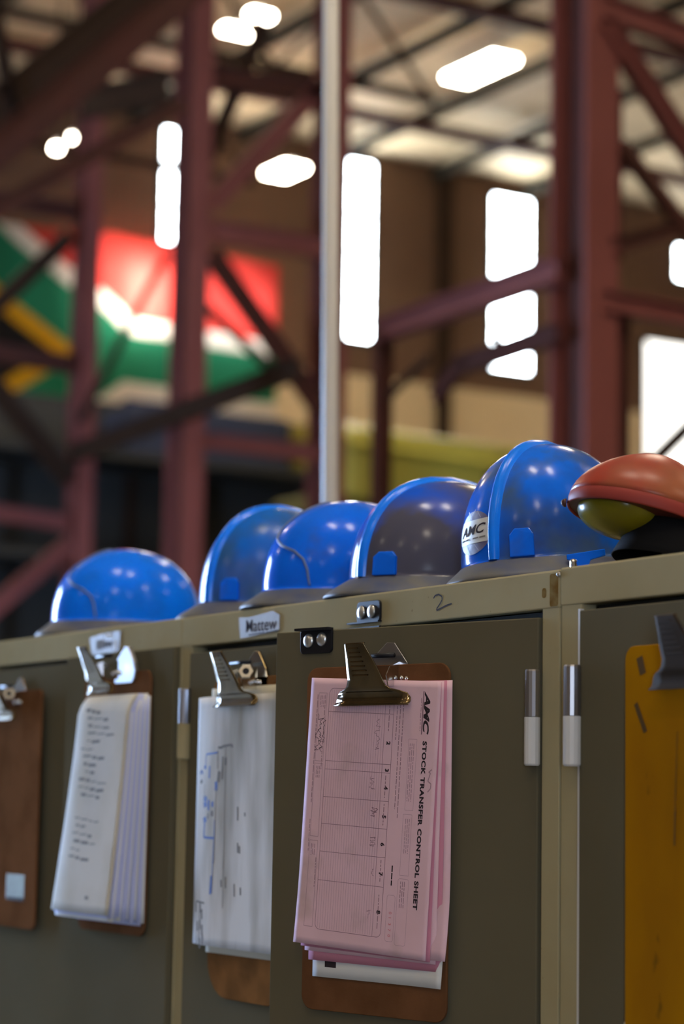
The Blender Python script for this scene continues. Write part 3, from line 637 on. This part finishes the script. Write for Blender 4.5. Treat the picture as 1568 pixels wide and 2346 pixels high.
# thick white stack on the leftmost cabinet's right door
L2 = Vector((-.185, -.010, 1.757))
cb2 = thing('clipboard', 'dark clipboard with a thick fanned wad of white sheets', 'clipboard', L2)
board(cb2, -.105, -.385, .122, 0, .018, 'hard', -.004, -.0075); clip_parts(cb2, 'brass', .028, .012, False, .95, .026, .045)
N2 = 15
def stack_surf(k):
    a = k/(N2-1)
    yt = .0085+.017*a; yb = .010+.042*a
    def f(u, v):
        e = u/.219; b = v/.322
        y = yt+(yb-yt)*b**1.3 - .02*a*max(0, 1-e*3.2)**2*(1-.5*b) - .012*a*max(0, .06-b)/.06 + .0015*math.sin(k*2.3)*b
        return (-.124+.03*(1-a)+u, -y, -.038-v-.004*math.sin(k*1.7)-(1-a)*.006*b)
    return f
def list_print(i):
    rng = random.Random(9)
    for r in range(20):
        v = .022+r*.0115
        if r in (12, 13): continue
        u = .075+rng.uniform(-.02, .01)
        for k in range(rng.randint(2, 4)):
            L = rng.uniform(.012, .03); i.line([(u, v+.002*k), (u+L, v+.002*k+rng.uniform(-.001, .001))], rng.choice((.002, .003, .0045)), 0); u += L+.004
            if u > .15: break
    i.bar(.135, .297, .147, .302, 0)
for k in range(N2):
    last = k == N2-1
    sheet('paper_sheet', 'front sheet with rows of faded print on the thick white wad' if last else 'white sheet fanned out at the right side of the thick wad', 'paper', L2, (0, 0, 0), .219, .322,
          stack_surf(k), 'paper_aged' if last else ('paper', 'paper_skylit', 'paper_skylit')[k % 3], None if last else 'sheets in the thick white wad', 16 if last else 12, 24 if last else 14, list_print if last else None, ['pencil'])

# bare board at the left edge
L1 = Vector((-.555, -.0045, 1.741))
cb1 = thing('clipboard', 'bare brown clipboard at the far left with a small green sticker', 'clipboard', L1)
board(cb1, -.13, -.381, .109, 0, .012, 'hard', -.012, -.016); clip_parts(cb1, 'brass', -.01, -.003, True, .95, .012, .05)
q = MB(); q.prism(rrect(-.005, -.338, .067, -.296, .002), -.0165, -.0160); q.build('green_sticker', M['sticker_green'], cb1)['label'] = 'faded green sticker'
q = MB(); q.prism([(-.001, -.338), (.066, -.338), (.066, -.332), (-.001, -.333)], -.0168, -.0165); q.build('sticker_shadow_band', M['purlin'], cb1)
# yellow board on the right cabinet
L5 = Vector((1.157, -.0045, 1.737))
cb5 = thing('clipboard', 'scuffed yellow clipboard on the right hand cabinet door', 'clipboard', L5)
board(cb5, -.121, -.41, .121, 0, .014, 'yellow', -.004, -.009); clip_parts(cb5, 'clip_dark', 0, .0, False, 1.0, .004)
ink = Ink(); ink.line([(.085, .09), (.081, .17)], .0012, 0); ink.line([(.024, .012), (.03, .03)], .01, 0); ink.line([(.018, .06), (.034, .09)], .006, 0); ink.line([(.0815, .17), (.080, .205)], .002, 0)
ink.build('scratches', lambda u, v: (-.121+u, -.009, -v), [M['scuff']], cb5, .0004)
tag(bx('paper_slip', (1.026, -.0068, 1.32), (1.09, -.0062, 1.349), M['paper_cream']), 'small pale slip peeking out behind the yellow board at its lower left', 'paper')

# ------------------------------------------------------------------ hard hats
def hat(name, label, loc, az, tilt, shell_m, a=.132, b=.104, h=.14, ridge=True, ridge_m='ridge', swoosh=False, slot=True, group='blue hard hats on the cabinets', back=1.0):
    """az: direction the peak points, degrees from -Y towards +X"""
    t = thing(name, label, 'hard hat', loc, (tilt[0], tilt[1], math.radians(az)), group)
    base = .03
    def R(th): return a*b/math.sqrt((b*math.cos(th))**2+(a*math.sin(th))**2)
    def prof(s): return max(0, 1-s**2.35)**(1/2.15)
    def S(th, s, lift=0):
        r = R(th)*prof(s)+lift*(1-s*.3); z = base+h*s+lift*s
        return Vector((r*math.sin(th), -r*math.cos(th), z))
    q = MB(); n = 72; ring = []
    br = lambda th: .007+.036*math.exp(-(th/.75)**2)+.012*math.exp(-((abs(th)-PI)/.8)**2)
    prf = []
    for k in range(3):                                               # brim from its lip up to the crown
        pass
    rows = []
    rows.append(lambda th: (R(th)+br(th)-.003, .0015)); rows.append(lambda th: (R(th)+br(th), .003)); rows.append(lambda th: (R(th)+br(th)-.001, .0075))
    rows.append(lambda th: (R(th)+br(th)*.6, .0165)); rows.append(lambda th: (R(th)+br(th)*.25, .0245)); rows.append(lambda th: (R(th)+.002, .029))
    vs = []; fs = []; mi = []
    ths = [2*PI*k/n-PI for k in range(n)]
    for rw in rows:
        for th in ths:
            r, z = rw(th); vs.append((r*math.sin(th), -r*math.cos(th), z))
    ss = [0, .05, .14, .25, .36, .47, .57, .66, .74, .81, .87, .92, .955, .98, .995]
    for s_ in ss:
        for th in ths: vs.append(S(th, s_))
    vs.append((0, 0, base+h)); nr = len(rows)+len(ss)
    for j in range(nr-1):
        for k in range(n): fs.append((j*n+k, j*n+(k+1) % n, (j+1)*n+(k+1) % n, (j+1)*n+k)); mi.append(1 if j < len(rows)-1 else 0)
    for k in range(n): fs.append(((nr-1)*n+k, (nr-1)*n+(k+1) % n, nr*n)); mi.append(0)
    q.add(vs, fs); q.m = mi
    sh = q.build('shell', [M[shell_m], M['brim']], t, smooth=True)
    md = sh.modifiers.new('sub', 'SUBSURF'); md.levels = 1; md.render_levels = 1
    if ridge:                                                        # raised rib from front to back over the crown
        q = MB(); sag = []
        seq = [(0, s_) for s_ in (0.0, .06, .14, .25, .36, .47, .57, .66, .74, .81, .87, .92, .955, .98)]
        path = [S(0, s_) for _, s_ in seq]+[Vector((0, 0, base+h))]+[S(PI, s_) for _, s_ in reversed(seq)]
        m_ = len(path); w_ = .0115
        vs = []; fs = []; cr = [(-1, -.002), (-.72, .0022), (-.3, .0062), (.3, .0062), (.72, .0022), (1, -.002)]
        for i, p in enumerate(path):
            d = (path[min(i+1, m_-1)]-path[max(0, i-1)]).normalized(); nrm = Vector((1, 0, 0)).cross(d)
            if nrm.z < 0 and abs(nrm.z) > .02: nrm = -nrm
            if abs(nrm.z) <= .02 and nrm.dot(p-Vector((0, 0, base))) < 0: nrm = -nrm
            for (cx, cz) in cr:
                wid = w_*(1-.25*abs(i/(m_-1)*2-1)); vs.append(p+Vector((1, 0, 0))*(cx*wid)+nrm*cz)
        for i in range(m_-1):
            for k in range(5): fs.append((i*6+k, i*6+k+1, (i+1)*6+k+1, (i+1)*6+k))
        q.add(vs, fs); q.build('ridge', M[ridge_m], t, smooth=True)
    if swoosh:
        q = MB(); pts = []
        key = [(math.radians(d_), s_) for d_, s_ in ((-9, .97), (-10, .93), (-12, .84), (-17, .74), (-19, .64), (-14, .54), (-3, .45), (8, .38), (15, .29), (18, .18), (19, .08), (20, .0))]
        for (a0, s0), (a1, s1) in zip(key[:-1], key[1:]):
            for k in range(4): u = k/4; pts.append(S(a0+(a1-a0)*u, s0+(s1-s0)*u, .0002))
        q.tube(pts, .0018, 8); q.build('raised_seam', M['seam'], t, smooth=True)
    if slot:
        q = MB(); c0 = math.radians(slot); wd = .115; vs = []
        for lift in (-.002, .0055):
            for (dth, s_) in ((-wd, 0.0), (wd, 0.0), (wd*.98, .17), (wd*.62, .225), (-wd*.62, .225), (-wd*.98, .17)):
                L_ = lift*(.35 if s_ > .2 and lift > 0 else 1); vs.append(S(c0+dth, s_, L_))
        q.add(vs, [(0, 1, 2, 3, 4, 5), (11, 10, 9, 8, 7, 6)]+[((i+1) % 6, i, 6+i, 6+(i+1) % 6) for i in range(6)])
        q.build('accessory_slot', M[shell_m if not ridge else 'hat_a'], t, bevel=.0015)
    q = MB(); q.tube([Vector(((R(th)-.006)*math.sin(th), -(R(th)-.006)*math.cos(th), .014)) for th in [x/24*2*PI for x in range(25)]], .006, 8, False)
    q.build('head_band', M['dark_trim'], t)
    return t, S
hat('hard_hat', 'blue hard hat at far left, alone on the leftmost cabinet, without a ridge', (-.545, .175, T), 22, (0, 0), 'hat_d', a=.135, b=.118, h=.128, ridge=False, swoosh=True, slot=False)
hat('hard_hat', 'grimy dark blue hard hat with bright ridge, second from the left', (-.055, .19, T), 6, (0, 0), 'hat_b', a=.128, b=.1, h=.15, slot=19)
hat('hard_hat', 'glossy blue hard hat with a curved seam, third from the left', (.18, .178, T), 13, (0, 0), 'hat_a', a=.144, b=.112, h=.135, ridge=False, swoosh=True, slot=False)
hat('hard_hat', 'sooty blue hard hat with a clean blue ridge, fourth from the left', (.416, .182, T), 4, (0, 0), 'hat_c', a=.144, b=.112, h=.138, slot=16)
h5, S5 = hat('hard_hat', 'tallest bright blue hard hat with a round AMC sticker', (.652, .18, T+.004), 20, (math.radians(1), math.radians(-4), 0)[:2], 'hat_e', a=.128, b=.106, h=.155, slot=17)
# sticker
def st_surf(u, v):                                                   # metres from the sticker's centre
    th = math.radians(-17)+u/.118; s_ = .245-v/.155
    p = S5(th, s_, .0009); return p
def st_patch(poly, name, m, lift, parent):
    q = MB(); vs = []
    bm = bmesh.new(); fv = [bm.verts.new((x, y, 0)) for x, y in poly]; bm.faces.new(fv)
    bmesh.ops.triangulate(bm, faces=bm.faces); bmesh.ops.subdivide_edges(bm, edges=bm.edges, cuts=2, use_grid_fill=True); bmesh.ops.triangulate(bm, faces=bm.faces)
    bm.verts.ensure_lookup_table(); bm.verts.index_update()
    for v in bm.verts:
        th = math.radians(-17)+v.co.x/.118; vs.append(S5(th, .245+v.co.y/.155, lift))
    q.add(vs, [tuple(v.index for v in f.verts) for f in bm.faces]); bm.free(); return q.build(name, M[m], parent, smooth=True)
circ = lambda rx_, ry_, n=40: [(rx_*math.cos(2*PI*k/n), ry_*math.sin(2*PI*k/n)) for k in range(n)]
st = st_patch(circ(.034, .027), 'sticker', 'st_purple', .0008, h5); st['label'] = 'round AMC sticker'
band = [(x, max(-.0135, min(.0155, y))) for x, y in circ(.0335, .0265)]
bandp = []
for p_ in band:
    if not bandp or math.hypot(p_[0]-bandp[-1][0], p_[1]-bandp[-1][1]) > 1e-5: bandp.append(p_)
st_patch(bandp, 'white_band', 'st_white', .0013, st)
ink = Ink(); ink.text('AMC', -.0265, .0035, .0165, -.03, 0, length=.052, offset=.0003, shear=.3)
ink.text('&', -.004, .0095, .0045, 0, 0); ink.words(0, 0, .0001, .0001, 0)
for (u0, u1) in ((-.026, -.015), (-.0135, -.0065), (.003, .014), (.0155, .025)): ink.line([(u0, .0078), (u1, .0075)], .0018, 1, .003)
for (u0, v0, u1, v1) in ((-.012, -.027, -.002, -.0165), (.004, -.028, -.008, -.0165), (.008, -.026, .016, -.0165), (-.014, .0145, -.004, .026), (.006, .0145, .014, .0235), (.002, .0145, -.01, .025)): ink.line([(u0, v0), (u1, v1)], .0012, 2, .003)
q = MB()
q.v = [tuple(S5(math.radians(-17)+u/.118, .245-v/.155, .0018)) for u, v in ink.v]; q.f = ink.f; q.m = ink.m
q.build('sticker_lettering', [M['ink'], M['pencil'], M['st_line']], st)
# harness clip under its raised edge
q = MB(); q.prism([(-.016, .03), (.03, .034), (.03, .026), (.012, .022), (.006, .004), (-.001, .004), (-.006, .022), (-.016, .024)], -.003, .003)
q.build('harness_clip', M['hat_a'], h5, bevel=.001, loc=(.098, -.09, -.002), rot=(0, 0, math.radians(30)))
# dark maroon hat under the red one
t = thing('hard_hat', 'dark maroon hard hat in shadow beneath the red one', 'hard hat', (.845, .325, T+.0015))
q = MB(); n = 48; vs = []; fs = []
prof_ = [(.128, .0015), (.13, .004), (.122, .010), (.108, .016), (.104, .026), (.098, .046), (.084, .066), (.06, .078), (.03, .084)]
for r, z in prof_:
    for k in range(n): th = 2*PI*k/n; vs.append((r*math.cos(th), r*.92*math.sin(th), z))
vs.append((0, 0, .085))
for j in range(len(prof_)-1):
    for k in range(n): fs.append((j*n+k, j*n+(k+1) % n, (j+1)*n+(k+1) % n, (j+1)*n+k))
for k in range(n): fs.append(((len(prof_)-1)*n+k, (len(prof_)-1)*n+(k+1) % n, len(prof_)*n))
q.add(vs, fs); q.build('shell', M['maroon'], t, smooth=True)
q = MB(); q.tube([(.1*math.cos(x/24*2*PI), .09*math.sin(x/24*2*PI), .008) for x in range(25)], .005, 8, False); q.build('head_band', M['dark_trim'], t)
# red hat tipped against the tall blue one
RC = Vector((.926, .105, 1.8985))
zax = (uy*.95+f_*.235+rx*.27).normalized(); xax = (rx-zax*rx.dot(zax)).normalized(); yax = zax.cross(xax)
mr = Matrix((xax, yax, zax)).transposed().to_4x4()
t = thing('hard_hat', 'red hard hat with dull yellow underside tipped against the tallest blue hat', 'hard hat', RC); t.rotation_euler = mr.to_euler()
A_, B_, HH_ = .09, .08, .068
def ring(r1, z, n=56): return [(A_*r1*math.cos(2*PI*k/n), B_*r1*math.sin(2*PI*k/n), z) for k in range(n)]
def lathe(q, prs, n=56, tip=None):
    vs = []; fs = []
    for r1, z in prs: vs += ring(r1, z, n)
    for j in range(len(prs)-1):
        for k in range(n): fs.append((j*n+k, j*n+(k+1) % n, (j+1)*n+(k+1) % n, (j+1)*n+k))
    if tip is not None:
        vs.append((0, 0, tip))
        for k in range(n): fs.append(((len(prs)-1)*n+k, (len(prs)-1)*n+(k+1) % n, len(prs)*n))
    q.add(vs, fs)
q = MB(); lathe(q, [(.985, .001)]+[(max(0, 1-s**1.7)**.66, .002+HH_*s) for s in (0, .08, .18, .3, .42, .54, .65, .75, .84, .91, .96, .99)], tip=.002+HH_); q.build('shell', M['red'], t, smooth=True)
q = MB(); lathe(q, [(.985, .003), (1.0, .001), (1.004, -.003), (1.002, -.011), (.985, -.013), (.97, -.011), (.97, .0)]); q.build('rim', M['red_rim'], t, smooth=True)
q = MB(); lathe(q, [(.97, -.010), (.5, -.011)], tip=-.011); q.build('shadowed_lining', M['maroon'], t, smooth=True)  # dark disk that paints the shadow inside the rim
q = MB(); vs = []; fs = []; n = 40; pr = [i/9*PI/2 for i in range(9)]
for x in pr:
    for k in range(n): vs.append((-.028+.050*math.cos(x)*math.cos(2*PI*k/n), -.001+.058*math.cos(x)*math.sin(2*PI*k/n), -.0105-.024*math.sin(x)))
vs.append((-.028, -.001, -.0345))
for j in range(8):
    for k in range(n): fs.append((j*n+k, j*n+(k+1) % n, (j+1)*n+(k+1) % n, (j+1)*n+k))
for k in range(n): fs.append((8*n+k, 8*n+(k+1) % n, 9*n))
q.add(vs, fs); q.build('liner', M['olive_liner'], t, smooth=True)
q = MB(); q.grid(lambda u, v: (.040+(.052+.014*v)*math.cos(2*PI*u), (.054+.006*v)*math.sin(2*PI*u), -.012-.043*v), 40, 4); q.build('shade_filler_band', M['dark_trim'], t, smooth=True, solid=.002)  # added dark band filling the shaded gap under the hat
q = MB(); q.dome((-A_*1.01, -.0, -.012), .005, .006, (-1, 0, -.2)); q.build('rim_stud', M['maroon'], t, smooth=True)
